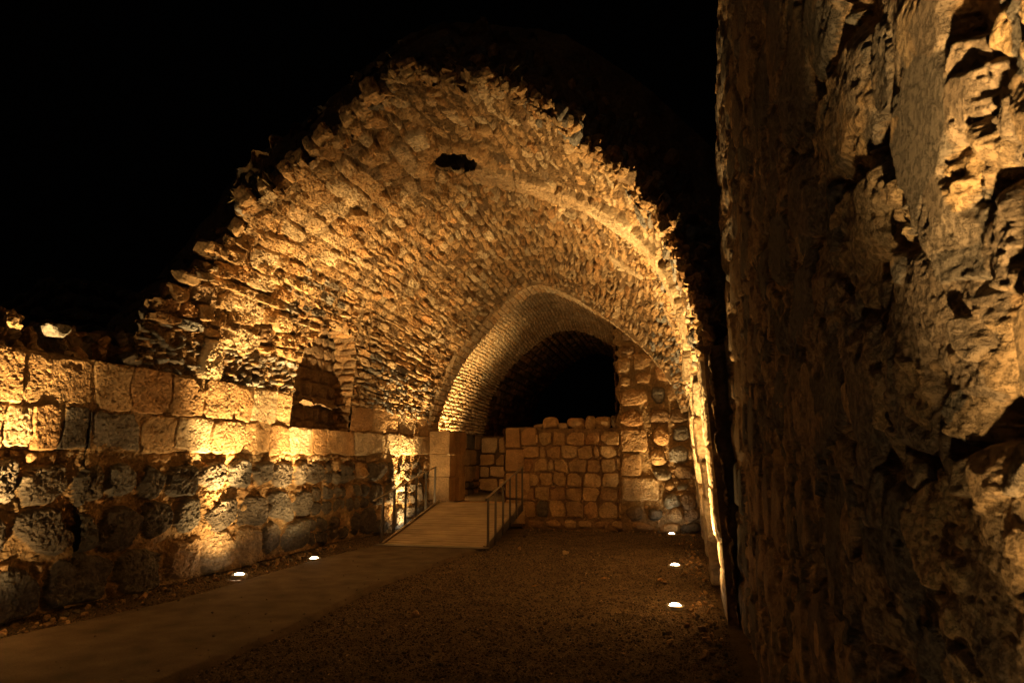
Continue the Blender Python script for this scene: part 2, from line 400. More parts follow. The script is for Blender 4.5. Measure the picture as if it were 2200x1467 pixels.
# teeth of hanging voussoirs on the left haunch
for s0 in np.arange(.9, SA + .2, .24):
    k = int(np.argmin(abs(ss - s0)))
    c = pe[k] + outw[k] * .07 + np.array([0, rng.uniform(.03, .15), 0])
    t2 = tg[k] + outw[k] * rng.normal() * .12; t2 /= np.linalg.norm(t2); o2 = np.cross([0, 1, 0], t2)
    parts.append(rock(c, [t2, o2, [0, 1, 0]], (rng.uniform(.07, .14), rng.uniform(.10, .16), rng.uniform(.12, .19)), vary(LIME), n=8, planes=5, cut=(.82, 1.05), rough=.2))
# small rubble hanging round the crown and right edge
for i in range(420):
    k = rng.integers(int(len(ss) * .40), len(ss)); 
    c = pe[k] + outw[k] * rng.uniform(-.03, .10) + np.array([0, rng.uniform(-.07, .14), 0])
    parts.append(rock(c, rand_axes(), rng.uniform(.03, .085, 3), vary(random.choice([LIME, OCHRE, MORTAR])), cut=(.5, .9)))
put('broken_edge', mesh_np('broken_edge', *join_np(parts)), M_STONE, hall)

nb_ = 2600; kk = rng.integers(0, len(ss), nb_); tuft = fbm(np.stack([ss[kk] * 2.2, 0 * ss[kk], 0 * ss[kk]], -1), 1.0, 2, 5) > -.05
kk = kk[tuft]; nb_ = len(kk)
b0 = pe[kk] + outw[kk] * rng.uniform(-.02, .22, (nb_, 1)) + np.stack([0 * kk, rng.uniform(-.02, .2, nb_), 0 * kk], -1)
dr = outw[kk] * .6 + rng.normal(size=(nb_, 3)) * .45 + np.array([0, -.35, .25]); dr /= np.linalg.norm(dr, axis=1)[:, None]
sd = np.cross(dr, rng.normal(size=(nb_, 3))); sd /= np.linalg.norm(sd, axis=1)[:, None]; ln = rng.uniform(.04, .15, (nb_, 1)); bend = rng.normal(size=(nb_, 3)) * .25
Vb = np.stack([b0 - sd * .003, b0 + sd * .003, b0 + (dr + bend * .3) * ln * .55 + sd * .002, b0 + (dr + bend) * ln], 1)
Fb = np.tile(np.array([(0, 1, 2), (0, 2, 3)]), (nb_, 1, 1)) + (np.arange(nb_) * 4)[:, None, None]
tag(put('dry_grass', mesh_np('dry_grass', Vb.reshape(-1, 3), Fb.reshape(-1, 3), np.tile(np.array((.36, .27, .14)), (nb_ * 4, 1))), M_STONE), 'wisps of dry grass rooted along the broken rim of the vault', 'dry grass', kind='stuff')
# ---- outside of the vault: rubble fill
uo = np.arange(0, SLEN, .04); vo = np.arange(7.2, 17.5, .045)
R = Relief(uo, vo, 8, warp=.08, wscale=2.5, mortar=BROWN)
R.rows(0, SLEN, 7, 17.6, (.22, .42), (.25, .55), lambda a, b: random.choice([BROWN, BASALT, GREYB, OCHRE]), gap=.03, n=3, proud=(.08, .26), bulge=(.05, .1), edge=.1, tilt=.04, jitter=.05, rot=.3)
P = prof_at(R.U, np.minimum(R.V, 16)); P[..., 1] = R.V; N = normals(P)
if N[len(uo) // 2, 10, 2] < 0: N = -N
thick = 1.05 + .25 * fbm(P, .7, 2, 4)
Pd, Cd = R.finish(P + N * thick[..., None], N, rough=(.08, .02), pits=.03, seed=31)
put('rubble_fill', mesh_np('rubble_fill', *grid_np(Pd, Cd, R.V > ycore(R.U) + .55 + .2 * fbm(P, 2, 2, 3), flip=True)), M_STONE, hall)
# backing face closing the wall thickness at the open front
vv = np.r_[np.linspace(-.16, -.01, 6), np.linspace(0, 1.4, 48)]; uu = np.arange(0, SLEN, .03)
Ug, Vg = np.meshgrid(uu, vv, indexing='ij')
Pb = prof_at(Ug, ycore(Ug) + np.where(Vg < 0, -2.2 * Vg, .55 * Vg))
ow = np.stack([np.interp(uu, ss, outw[:, k]) for k in range(3)], -1)[:, None, :]
Pb = Pb + ow * (np.maximum(Vg, 0) + .035)[..., None]; Pb[..., 1] += .07 * fbm(Pb, 5, 3, 2)
Cb = np.empty(Pb.shape); Cb[:] = BROWN
put('rubble_core', mesh_np('rubble_core', *grid_np(Pb, Cb)), M_STONE, hall)

# ---- left wall: basalt base and two ashlar courses
def left_x(Y, z): return -6.9 + .6 * sstep(13.0, 16.1, Y) + .03 * np.sin(Y * .9) - .09 * np.clip(z - 1.2, -2, 0) * 0
JA2 = [5.57, 6.46, 7.02, 7.70, 8.38, 9.12, 9.54, 10.27, 10.75, 12.04, 13.05, 13.86, 14.68, 15.4, 16.3]
JA1 = [5.44, 5.73, 6.08, 6.50, 7.23, 7.87, 8.61, 9.39, 10.08, 10.75, 11.5, 12.13, 13.27, 14.3, 15.32, 16.3]
def left_wall_relief(y0, y1, dy, seed):
    z1 = 2.90
    R = Relief(np.arange(0, z1, .0125), np.arange(y0, y1, dy), seed, warp=.075, wscale=3.4, mortar=(.37, .25, .13), fill=.07)
    R.H = np.where(R.U > 1.80, .052 + .4 * R.H, R.H).astype(np.float32)
    # ashlars
    for J, z0, zt in ((JA2, 2.30, 2.87), (JA1, 1.79, 2.29)):
        for a, b in zip(J[:-1], J[1:]):
            if J is JA2 and a in (10.75, 12.04): continue
            c = random.choice([LIME, LIME, OCHRE, PALE])
            if J is JA1 and 5.9 < a < 7: c = BASALT if a < 6.4 else GREYB
            R.stone((z0 + zt) / 2, (a + b) / 2, (zt - z0) / 2 + .002, (b - a) / 2 + .002, random.gauss(0, .006), 14, .092 + random.uniform(-.02, .02), .008, .022,
                    (random.gauss(0, .006), random.gauss(0, .006)), vary(c, .12), 1)
    R.rows(1.66, 1.80, y0, y1, (.13, .14), (.08, .22), lambda a, b: random.choice([LIME, MORTAR, PALE]), n=3, proud=(.02, .07), bulge=(.01, .03), edge=.03, rot=.3)
    # boulders
    def bk(a, b):
        r = random.random(); return BASALT if r < .72 else GREYB if r < .9 else LIME
    for (za, zb), (wa, wb), hgt in (((1.18, 1.69), (.38, .72), 1), ((.60, 1.16), (.34, .85), 1), ((.0, .60), (.45, .95), 1)):
        q = y0 - .2
        while q < y1:
            f = .62 if q > 11.5 else 1
            wd = random.uniform(wa, wb) * f; zc = (za + zb) / 2 + random.uniform(-.05, .05)
            if f < 1 and random.random() < .6:
                for t in (0, 1):
                    R.stone(za + (zb - za) * (.27 + .46 * t), q + wd / 2, (zb - za) * .235, wd / 2 - .02, random.gauss(0, .25), 3.4, .10, .02, .05, (random.gauss(0, .02), random.gauss(0, .02)), vary(bk(0, 0)), 4)
            else:
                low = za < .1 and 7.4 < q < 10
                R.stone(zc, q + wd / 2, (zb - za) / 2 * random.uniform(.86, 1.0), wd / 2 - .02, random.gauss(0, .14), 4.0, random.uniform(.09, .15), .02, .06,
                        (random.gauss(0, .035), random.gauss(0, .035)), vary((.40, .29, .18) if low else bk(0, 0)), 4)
            q += wd
    for _ in range(int((y1 - y0) * 60)):
        r_ = random.uniform(.02, .055)
        R.stone(random.uniform(.0, 1.7), random.uniform(y0, y1), r_, r_ * random.uniform(.7, 1.5), random.uniform(0, 3), 3, random.uniform(.04, .075), .01, .02, (0, 0), vary(random.choice([LIME, MORTAR, MORTAR, OCHRE])), 3)
    P = np.stack([left_x(R.V, R.U), R.V, R.U], -1)
    N = np.zeros_like(P); N[..., 0] = 1
    R.H += (.05 * fbm(P, 1.1, 2, 12) * sstep(1.9, 1.5, R.U)).astype(np.float32)
    Pd, Cd = R.finish(P, N, rough=(.034, .014), pits=.02, seed=seed + 13, pitscale=8, damp=1 - .62 * sstep(1.75, 1.85, P[..., 2]))
    lowr = sstep(1.8, 1.6, P[..., 2]) * R.S          # the vesicular basalt: more pits
    Pd = Pd + N * (-.018 * sstep(.0, .5, fbm(P, 24, 3, 88)) * lowr)[..., None]
    return R, P, Pd, Cd
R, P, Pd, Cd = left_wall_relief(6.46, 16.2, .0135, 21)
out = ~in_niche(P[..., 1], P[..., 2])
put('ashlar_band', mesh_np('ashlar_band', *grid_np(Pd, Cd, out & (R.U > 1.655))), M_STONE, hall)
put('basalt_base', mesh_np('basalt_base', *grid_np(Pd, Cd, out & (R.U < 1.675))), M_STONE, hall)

# ---- right wall of the hall
R = Relief(np.arange(0, 2.92, .0135), np.arange(7.15, 17.0, .0145), 41, warp=.03, mortar=(.34, .24, .14))
R.rows(0, 2.92, 7.2, 17.1, (.22, .36), (.25, .5), lambda a, b: random.choice([LIME, PALE, LIME, PALE, OCHRE]), gap=.01, n=6, proud=(.02, .045), bulge=(.0, .01), edge=.03, tilt=.008)
for yc, hw, pr in ((8.0, .45, .12), (9.95, .34, .15), (12.6, .25, .13), (15.2, .3, .08)):
    q = 0
    while q < 2.95:
        h_ = random.uniform(.35, .7); R.stone(q + h_ / 2, yc, h_ / 2 + .02, hw, 0, 9, pr + random.uniform(-.02, .02), .01, .03, (0, 0), vary(PALE, .08), 1); q += h_
zz = R.U
P = np.stack([.575 - .14 * sstep(0, 2.9, zz), R.V, zz], -1); N = np.zeros_like(P); N[..., 0] = -1
Pd, Cd = R.finish(P, N, rough=(.02, .007), pits=.012, seed=44)
keep = R.V > 7.36 + .1 * fbm(P, 3, 3, 4)
sw = grid_np(Pd, Cd, keep)
zr_, xr_ = np.meshgrid(np.arange(0, 2.95, .03), np.arange(0, .5, .03), indexing='ij')
Pr = np.stack([.465 - .10 * sstep(0, 2.9, zr_) + xr_, 7.47 + 0 * xr_, zr_], -1); Pr[..., 1] += .09 * fbm(Pr, 3, 4, 9)
put('side_wall', mesh_np('side_wall', *join_np([sw, grid_np(Pr, np.tile(np.array(BROWN), Pr.shape[:2] + (1,)))])), M_STONE, hall)

# ---- window niche
niche = empty('window_niche', (-7.4, 11.9, 2.3)); niche.parent = hall; niche.location = Vector((-7.4, 11.9, 2.3)) - hall.location
def nich_put(name, me, mat):
    me.materials.append(mat); o = bpy.data.objects.new(name, me); COL.objects.link(o)
    o.parent = niche; o.location = (7.4, -11.9, -2.3); return o
loop = np.vstack([NICHE, NICHE[:1]])
dl = np.r_[0, np.cumsum(np.linalg.norm(np.diff(loop, axis=0), axis=1))]
ug = np.arange(0, dl[-1], .014); vg = np.arange(-.02, .48, .014)
R = Relief(ug, vg, 55, warp=.03, mortar=(.26, .17, .09))
R.rows(0, dl[-3] + 1.2, 0, 1.2, (.13, .21), (.22, .5), lambda a, b: random.choice([(.36, .25, .14), OCHRE, (.34, .22, .12), BROWN]), gap=.012, n=5, proud=(.03, .075), bulge=(.01, .035), edge=.035, tilt=.015, rot=.05)
yz = np.stack([np.interp(R.U, dl, loop[:, k]) for k in (0, 1)], -1)
xs = np.where(yz[..., 1] > 2.88, np.interp(yz[..., 1], P1[:190, 1], P1[:190, 0]), -6.9)
P = np.stack([xs - R.V + .02, yz[..., 0], yz[..., 1]], -1); N = normals(P)
cen = np.array([-7.4, 11.9, 3.2]); 
if ((cen - P) * N)[::7, ::7].sum() < 0: N = -N
Pd, Cd = R.finish(P, N, rough=(.02, .008), pits=.012, seed=56)
nich_put('reveal', mesh_np('reveal', *grid_np(Pd, Cd)), M_STONE)
R = Relief(np.arange(2.2, 4.6, .02), np.arange(10.6, 13.2, .02), 57, mortar=BROWN)
R.rows(2.2, 4.6, 10.6, 13.2, (.2, .3), (.25, .5), BROWN, proud=(.03, .06))
P = np.stack([np.full(R.U.shape, -7.30), R.V, R.U], -1); N = np.zeros_like(P); N[..., 0] = 1
Pd, Cd = R.finish(P, N, seed=58)
nich_put('back_panel', mesh_np('back_panel', *grid_np(Pd, Cd)), M_STONE)

# ---- transverse arch at the far end of the hall (dressed soffit)
def arch_sheet(path, y0, y1, seed, hr, wr, kind, inset=0., smooth=True, ystep=.014, **kw):
    pts, L = resample(path, 500)
    ug = np.arange(0, L, .014); vg = np.arange(y0, y1, ystep)
    R = Relief(ug, vg, seed, warp=kw.pop('warp', .02), mortar=kw.pop('mortar', MORTAR))
    R.rows(0, L, y0 - .05, y1 + .05, hr, wr, kind, **kw)
    t = R.U / L * 499
    P = np.stack([np.interp(t, np.arange(500), pts[:, 0]), R.V, np.interp(t, np.arange(500), pts[:, 1])], -1)
    N = normals(P)
    if N[len(ug) // 2, 1, 2] > 0: N = -N
    P = P + N * inset
    return R, P, N
ARCH = [(-6.36, 2.3), (-6.2, 3.0), (-5.85, 3.92), (-5.38, 4.62), (-4.6, 5.48), (-3.9, 6.05), (-3.32, 6.34), (-2.75, 6.12), (-2.1, 5.77), (-1.09, 4.99), (-.34, 4.26), (.15, 3.5), (.33, 2.8)]
R, P, N = arch_sheet(ARCH, 16.0, 16.75, 61, (.12, .2), (.3, .45), lambda a, b: random.choice([PALE, PALE, LIME]), inset=.10, gap=.007, n=10, proud=(.03, .04), bulge=(0, .004), edge=.012, tilt=.003, jitter=.002, rot=.01, chips=1)
Pd, Cd = R.finish(P, N, rough=(.022, .008), pits=.010, seed=62)
a1 = grid_np(Pd, Cd)
# its front face
Lr = np.arange(0, .35, .014); f0 = Pd[:, 0, :][:, None, :]; n0 = N[:, 0, :][:, None, :]
Pf = f0 - n0 * (Lr[None, :, None] + .0); Pf[..., 1] = 16.0 + .012 * fbm(Pf, 12, 3, 4)
Cf = np.empty(Pf.shape); Cf[:] = PALE; Cf *= 1 + .2 * fbm(Pf, 5, 3, 3)[..., None]
a2 = grid_np(Pf, Cf)
put('transverse_arch', mesh_np('transverse_arch', *join_np([a1, a2])), M_DRESS, hall)

# ================================================================== INNER CHAMBER
inner = empty('inner_chamber', (-3.2, 19, .6))
tag(inner, 'smaller vaulted chamber of thin pale stones seen through the pointed arch behind the cross wall', 'vaulted room')
INN = [(-6.42, .5), (-6.40, 2.6), (-6.28, 3.3), (-5.98, 4.2), (-5.45, 5.0), (-4.6, 5.75), (-3.9, 6.15), (-3.3, 6.38), (-2.6, 6.15), (-1.8, 5.7), (-.9, 4.95), (-.2, 4.1), (.25, 3.2), (.35, 2.4), (.38, .5)]
R, P, N = arch_sheet(INN, 16.7, 21.5, 65, (.075, .13), (.14, .36), lambda a, b: random.choice([PALE, PALE, LIME, PALE]), gap=.014, n=4, warp=.035, proud=(.02, .075), bulge=(.004, .02),
                     edge=.02, tilt=.014, jitter=.012, rot=.07, chips=3, mortar=(.33, .24, .14), lip=.01)
k = sstep(19.0, 21.5, P[..., 1])                         # closes in towards the far arch
cxn = -3.1; P[..., 0] = cxn + (P[..., 0] - cxn) * (1 - .05 * k); P[..., 2] = np.where(P[..., 2] > 2.5, 2.5 + (P[..., 2] - 2.5) * (1 - .10 * k), P[..., 2])
big_low = P[..., 2] < 2.45
R.H *= (1 - .72 * sstep(3.7, 4.6, P[..., 2])).astype(np.float32)
Pd, Cd = R.finish(P, N, rough=(.018, .007), pits=.007, seed=66)
end_y = 21.25 + .22 * fbm(P, 2.2, 3, 7)
put('vault', mesh_np('inner_vault', *grid_np(Pd, Cd, (P[..., 1] < end_y) & ~big_low)), M_STONE, inner)
# low ashlar wall on its left, under the vault
R = Relief(np.arange(.5, 2.5, .015), np.arange(16.6, 21.6, .015), 67, mortar=BROWN)
R.rows(1.0, 2.48, 16.6, 21.6, (.4, .5), (.4, .9), lambda a, b: random.choice([LIME, PALE, LIME, GREYB]), gap=.012, n=12, proud=(.05, .07), bulge=(0, .01), edge=.02, tilt=.003, jitter=.002, rot=.0, chips=1)
R.rows(.5, 1.0, 16.6, 21.6, (.22, .3), (.2, .5), lambda a, b: random.choice([LIME, GREYB, BROWN]), n=3)
P = np.stack([np.full(R.U.shape, -6.38), R.V, R.U], -1); N = np.zeros_like(P); N[..., 0] = 1
Pd, Cd = R.finish(P, N, rough=(.01, .006), pits=.008, seed=68)
put('side_wall', mesh_np('inner_side_wall', *grid_np(Pd, Cd)), M_DRESS, inner)
# far low wall
R = Relief(np.arange(.5, 2.45, .014), np.arange(-6.42, .4, .016), 69, mortar=(.16, .11, .065), warp=.012)
R.rows(.62, 2.42, -6.3, .4, (.36, .46), (.4, .8), lambda a, b: random.choice([LIME, PALE]), gap=.03, n=9, proud=(.05, .09), bulge=(.0, .015), edge=.03, tilt=.006, jitter=.004, rot=.0, chips=1)
P = np.stack([R.V, np.full(R.U.shape, 21.35), R.U], -1); N = np.zeros_like(P); N[..., 1] = -1
Pd, Cd = R.finish(P, N, rough=(.01, .006), pits=.006, seed=70)
put('end_wall', mesh_np('inner_end_wall', *grid_np(Pd, Cd)), M_DRESS, inner)
# dark passage beyond
R, P, N = arch_sheet([(x * 1.02 - .0, z * 1.0 + .25) for x, z in INN], 21.1, 30, 71, (.2, .3), (.3, .5), lambda a, b: random.choice([BROWN, OCHRE]), ystep=.05, gap=.02, n=4)
Pd, Cd = R.finish(P, N, seed=72)
put('rear_passage', mesh_np('rear_passage', *grid_np(Pd, Cd)), M_STONE, inner)

# ================================================================== CROSS WALL, PIERS
def front_wall(name, x0, x1, z0, z1, Y, build, keepf, seed, depth=.85, mat=M_STONE, mortar=(.30, .20, .11), parent=None, warp=.03, step=.012, rough=(.02, .008), pits=.01):
    R = Relief(np.arange(z0, z1, step), np.arange(x0, x1, step), seed, warp=warp, mortar=mortar, fill=.05)
    R.H = np.maximum(R.H, .028 + .5 * R.H).astype(np.float32)
    build(R)
    P = np.stack([R.V, np.full(R.U.shape, Y), R.U], -1); N = np.zeros_like(P); N[..., 1] = -1
    Pd, Cd = R.finish(P, N, rough=rough, pits=pits, seed=seed + 1)
    return grid_np(Pd, Cd, keepf(R.V, R.U) if keepf else None)
def slab(x0, x1, y0, y1, z, seed, col, step=.03, rough=.03):
    xs = np.arange(x0, x1 + step, step); ys = np.arange(y0, y1 + step, step); X, Yy = np.meshgrid(xs, ys, indexing='ij')
    P = np.stack([X, Yy, np.full(X.shape, z)], -1); P[..., 2] += rough * fbm(P, 4, 3, seed)
    C = np.empty(P.shape); C[:] = col
    return grid_np(P, C)
def side(x, y0, y1, z0, z1, seed, sgn, hr=(.4, .5), col=LIME):
    R = Relief(np.arange(z0, z1, .015), np.arange(y0, y1, .015), seed, warp=.015, mortar=BROWN)
    R.rows(z0, z1, y0, y1, hr, (.4, .8), col, gap=.014, n=9, proud=(.03, .05), bulge=(0, .01), edge=.025, tilt=.004, jitter=.003, rot=0, chips=1)
    P = np.stack([np.full(R.U.shape, x), R.V, R.U], -1); N = np.zeros_like(P); N[..., 0] = sgn
    Pd, Cd = R.finish(P, N, rough=(.012, .006), pits=.01, seed=seed)
    return grid_np(Pd, Cd)
YW = 16.35
cross = empty('cross_wall', (-2.8, YW, 0)); tag(cross, 'waist-high wall of rounded coursed blocks closing the hall right of the doorway', 'stone wall')
def rk(a, b):
    r = random.random(); return (.52, .36, .19) if r < .6 else OCHRE if r < .8 else (.40, .28, .16) if r < .93 else GREYB
def bcross(R):
    R.rows(.0, .26, -3.95, -1.2, (.24, .26), (.25, .55), rk, gap=.03, n=4, proud=(.06, .13), bulge=(.03, .06), edge=.06, tilt=.02, rot=.05)
    zr = [.28, .68, 1.02, 1.36, 1.70, 2.02, 2.36]
    for z0, z1 in zip(zr[:-1], zr[1:]):
        q = -4.2
        while q < -1.35:
            wd = random.uniform(.32, .50); 
            if random.random() < .14: wd *= .5
            R.stone((z0 + z1) / 2 + random.uniform(-.012, .012), q + wd / 2, (z1 - z0) / 2 - random.uniform(-.004, .012), wd / 2 - .004, random.gauss(0, .035), 6.5,
                    random.uniform(.075, .115), random.uniform(.0, .02), .024, (random.gauss(0, .012), random.gauss(0, .012)), vary(rk(0, 0), .12), 3)
            q += wd
            if random.random() < .5:
                for _ in range(3): R.stone(z0 + random.uniform(-.02, .03), q + random.uniform(-.06, .04), .02, .035, random.uniform(-.4, .4), 3, .09, .01, .02, (0, 0), vary(LIME), 2)
for_seed = 80
def kcross(x, z): return (x > -3.72) & (z < 2.40) | (z < 2.42) & (x > -3.72)
b = front_wall('b', -3.75, -1.30, 0, 2.45, YW, bcross, None, 81)
V_, F_, C_ = join_np([b, slab(-3.75, -1.3, YW - .05, YW + .85, 2.40, 83, OCHRE), side(-1.32, YW, YW + .8, 0, 2.4, 84, 1)])
put('rubble_face', mesh_np('rubble_face', V_, F_, C_), M_STONE, cross)
# jamb of big dressed blocks beside the doorway
def bj(R):
    for x0, x1, z0, z1 in ((-4.18, -3.78, 1.96, 2.48), (-3.78, -3.36, 2.02, 2.48), (-3.78, -3.52, 1.96, 2.02), (-4.18, -3.66, 1.37, 1.94), (-4.18, -3.52, .72, 1.35), (-4.18, -3.6, .1, .7)):
        R.stone((z0 + z1) / 2, (x0 + x1) / 2, (z1 - z0) / 2 - .006, (x1 - x0) / 2 - .006, 0, 14, .10, .005, .025, (0, 0), vary(LIME, .08), 1)
j = front_wall('j', -4.18, -3.34, .05, 2.49, YW - .02, bj, lambda x, z: (x < -3.66) | (z > 1.96) | ((z > .72) & (z < 1.36) & (x < -3.53)) , 86, warp=.008, rough=(.006, .005), pits=.006, mortar=BROWN)
V_, F_, C_ = join_np([j, side(-4.17, YW - .1, YW + .85, .05, 2.48, 87, -1), slab(-4.18, -3.34, YW - .08, YW + .85, 2.47, 88, LIME)])
put('jamb', mesh_np('jamb', V_, F_, C_), M_DRESS, cross)

# loose stones lying on the crest of the cross wall
crest = [(-3.33, .13, .085, 'small round stone'), (-3.03, .2, .17, 'humped stone'), (-2.72, .14, .09, 'low flat stone'), (-2.38, .22, .155, 'squarish tan block'),
         (-2.02, .13, .20, 'narrow upright block'), (-1.70, .20, .17, 'widest tan block'), (-1.40, .12, .18, 'dark upright stone')]
lab = ['smallest round loose stone, at the doorway end of the cross wall crest', 'humped loose stone, second from the doorway end of the crest', 'low split stone lying between the humped one and a squarish block on the crest',
       'squarish tan block in the middle of the cross wall crest', 'narrow upright block right of the squarish one on the crest', 'wide tan block resting on the crest near the tall pier', 'dark upright stone on the crest touching the tall pier']
for (x, hw, hh, _), L_ in zip(crest, lab):
    o_ = (x, YW + .12, 2.42 + hh * .9)
    V_, F_, C_ = rock(o_, np.eye(3), (hw, .18, hh), vary(LIME if 'dark' not in _ else BROWN, .1), n=4, planes=7, cut=(.75, .98))
    tag(put('loose_block', mesh_np('loose_block', V_, F_, C_), M_STONE, None, (x, YW + .12, 2.42)), L_, 'stone', 'loose stones on the cross wall')

# tall pier of the right side
pier = empty('tall_pier', (-.5, YW, 0)); tag(pier, 'tall ragged pier of tan ashlars and dark boulders right of the low cross wall', 'stone pier')
def bp(R):
    for x0, x1, z0, z1, c in ((-1.30, -.62, 1.85, 2.42, LIME), (-1.30, -.78, 1.27, 1.84, LIME), (-1.30, -.38, .70, 1.26, PALE), (-1.30, -.70, 2.44, 2.92, OCHRE), (-1.30, -.55, 2.94, 3.40, OCHRE),
                              (-.52, -.15, 3.0, 3.45, GREYB), (-.12, .32, 3.05, 3.5, LIME), (-1.28, -.95, 3.42, 3.72, LIME), (-.90, -.45, 3.5, 3.8, OCHRE), (-1.32, -.98, 3.75, 4.2, LIME),
                              (-.95, -.45, 3.82, 4.3, LIME), (-.4, .1, 3.55, 4.0, OCHRE), (-1.25, -.8, 4.25, 4.5, BROWN), (-.75, -.2, 4.35, 4.75, OCHRE), (-1.2, -.7, 4.55, 5.0, BROWN)):
        R.stone((z0 + z1) / 2, (x0 + x1) / 2, (z1 - z0) / 2 - .012, (x1 - x0) / 2 - .012, 0, 9 if z1 < 2.5 else 5, .10, .01 if z1 < 2.5 else .035, .03 if z1 < 2.5 else .05, (0, random.gauss(0, .006)), vary(c, .06), 1 if z1 < 2.5 else 3)
    spots = [(-.32, 2.7, .28, .22), (.15, 2.72, .26, .22), (-.3, 2.22, .22, .24), (.17, 2.3, .24, .22), (-.38, 1.72, .22, .22), (.08, 1.8, .28, .24), (.38, 1.8, .09, .22), (-.3, 1.35, .26, .18), (.2, 1.4, .28, .2),
             (-.15, 1.05, .16, .10), (.15, 1.05, .16, .09), (-.12, .72, .22, .2), (.28, .72, .2, .22), (-.98, .42, .24, .2), (-.5, .4, .2, .17), (-.05, .42, .22, .2), (.35, .42, .18, .22), (-.8, .1, .3, .12), (-.15, .1, .3, .15), (.3, .1, .26, .16)]
    for i, (x, z, a, b_) in enumerate(spots):
        R.stone(z, x, b_ * .93, a * .93, random.gauss(0, .25), 2.9, .11, .06, .06, (random.gauss(0, .02), random.gauss(0, .02)), vary(random.choice([GREYB, SLATE, GREYB, BROWN, LIME]), .14), 4)
    for _ in range(260):
        r_ = random.uniform(.015, .045); R.stone(random.uniform(0, 3), random.uniform(-.7, .5), r_, r_ * 1.3, random.uniform(0, 3), 3, random.uniform(.05, .085), .01, .02, (0, 0), vary(LIME), 3)
def kp(x, z):
    e = -1.32 + .05 * np.sin(z * 9) * (z > 2.5) + np.where(z > 4.0, (z - 4.0) * -.05 + .06 * np.sin(z * 23), 0)
    return x > e
V_, F_, C_ = join_np([front_wall('p', -1.4, .62, 0, 5.3, YW - .03, bp, kp, 91, mortar=(.34, .235, .125)), side(-1.34, YW, YW + .8, 2.3, 5.2, 92, -1, (.25, .4), OCHRE)])
put('pier_face', mesh_np('pier_face', V_, F_, C_), M_STONE, pier)

# door pier at the left of the doorway
dp = empty('door_pier', (-5.95, 16.4, .5)); tag(dp, 'square pier of three large dressed blocks at the top left of the ramp', 'stone pier')
def block(x0, x1, y0, y1, z0, z1, seed):
    out_ = []
    st = .015
    def face(A, B, O, n_):
        la, lb = np.linalg.norm(A), np.linalg.norm(B)
        a = np.linspace(0, 1, max(3, int(la / st))); b_ = np.linspace(0, 1, max(3, int(lb / st)))
        a_, b2 = np.meshgrid(a, b_, indexing='ij')
        P = O + a_[..., None] * A + b2[..., None] * B
        # round the arrises
        ea = np.minimum(a_, 1 - a_) * la; eb = np.minimum(b2, 1 - b2) * lb; e = np.minimum(ea, eb)
        H = -.02 * (1 - np.clip(e / .03, 0, 1)) ** 2 + .01 * fbm(P, 6, 3, seed) + .005 * fbm(P, 34, 3, seed + 2) - .01 * sstep(.15, .45, fbm(P, 18, 3, seed + 5))
        H = H * np.clip(e / .004, 0, 1)
        C = np.empty(P.shape); C[:] = vary(LIME, .06); C *= 1 + .2 * fbm(P, 3, 3, seed)[..., None]
        return grid_np(P + np.array(n_) * H[..., None], np.clip(C, .02, .8))
    X, Yv, Z = np.array([x1 - x0, 0, 0.]), np.array([0, y1 - y0, 0.]), np.array([0, 0, z1 - z0.__float__() if hasattr(z0, '__float__') else z1 - z0])
    o = np.array([x0, y0, z0], float)
    out_ += [face(X, Z, o, (0, -1, 0)), face(X, Z, o + Yv, (0, 1, 0)), face(Yv, Z, o, (-1, 0, 0)), face(Yv, Z, o + X, (1, 0, 0)), face(X, Yv, o + Z, (0, 0, 1)), face(X, Yv, o, (0, 0, -1))]
    return join_np(out_)
for i, (z0, z1) in enumerate(((0.62, 1.24), (1.255, 1.80), (1.815, 2.40))):
    dx = (.0, .015, -.01)[i]
    V_, F_, C_ = block(-6.45 + dx, -5.62 + dx, 16.12, 16.62, z0, z1, 95 + i)
    put('block', mesh_np('block', V_, F_, C_), M_DRESS, dp, (-6.0, 16.3, z0))
    V_, F_, C_ = block(-6.45 + dx, -5.54 - dx, 16.66, 17.2, z0, z1, 98 + i)
    put('block', mesh_np('block', V_, F_, C_), M_DRESS, dp, (-6.0, 16.9, z0))
foot = [rock((-6.2 + .17 * i, 16.08 + .05 * (i % 2), .5), rand_axes(), (.16, .14, .13), vary(BROWN), cut=(.6, .9)) for i in range(5)]
foot += [rock((-6.4 + .3 * i, 16.15, .22), rand_axes(), (.2, .18, .2), vary(GREYB), cut=(.6, .9)) for i in range(4)]
put('footing', mesh_np('footing', *join_np(foot)), M_STONE, dp)

# ================================================================== FAR-LEFT RUINED WALL
lw = empty('ruined_wall', (-6.9, 4.5, 0)); tag(lw, 'broken end of the boundary wall at the far left, brightly lit, with rough crumbling top', 'stone wall')
JA2 = [2.5, 3.4, 4.3, 5.05, 5.57, 6.46]; JA1 = [2.4, 3.2, 4.1, 4.8, 5.44, 5.73, 6.08, 6.46]
R, P, Pd, Cd = left_wall_relief(2.5, 6.47, .012, 121)
put('wall_face', mesh_np('ruined_wall_face', *grid_np(Pd, Cd, R.U < 3)), M_STONE, lw)
pp = []
for i in range(330):
    y = rng.uniform(2.6, 6.3); tp = .30 * sstep(6.4, 5.3, y) + .12
    r_ = rng.uniform(.03, .12)
    pp.append(rock((-6.98 - rng.uniform(-.06, .7), y, 2.86 + rng.uniform(0, tp)), rand_axes(), (r_, r_ * rng.uniform(.6, 1), r_ * rng.uniform(.5, .9)), vary(random.choice([PALE, LIME, MORTAR, LIME])), cut=(.5, .9), rough=.2))
pp.append(slab(-7.8, -6.88, 2.5, 6.5, 2.88, 5, LIME, rough=.05))
put('crumbled_top', mesh_np('crumbled_top', *join_np(pp)), M_STONE, lw)
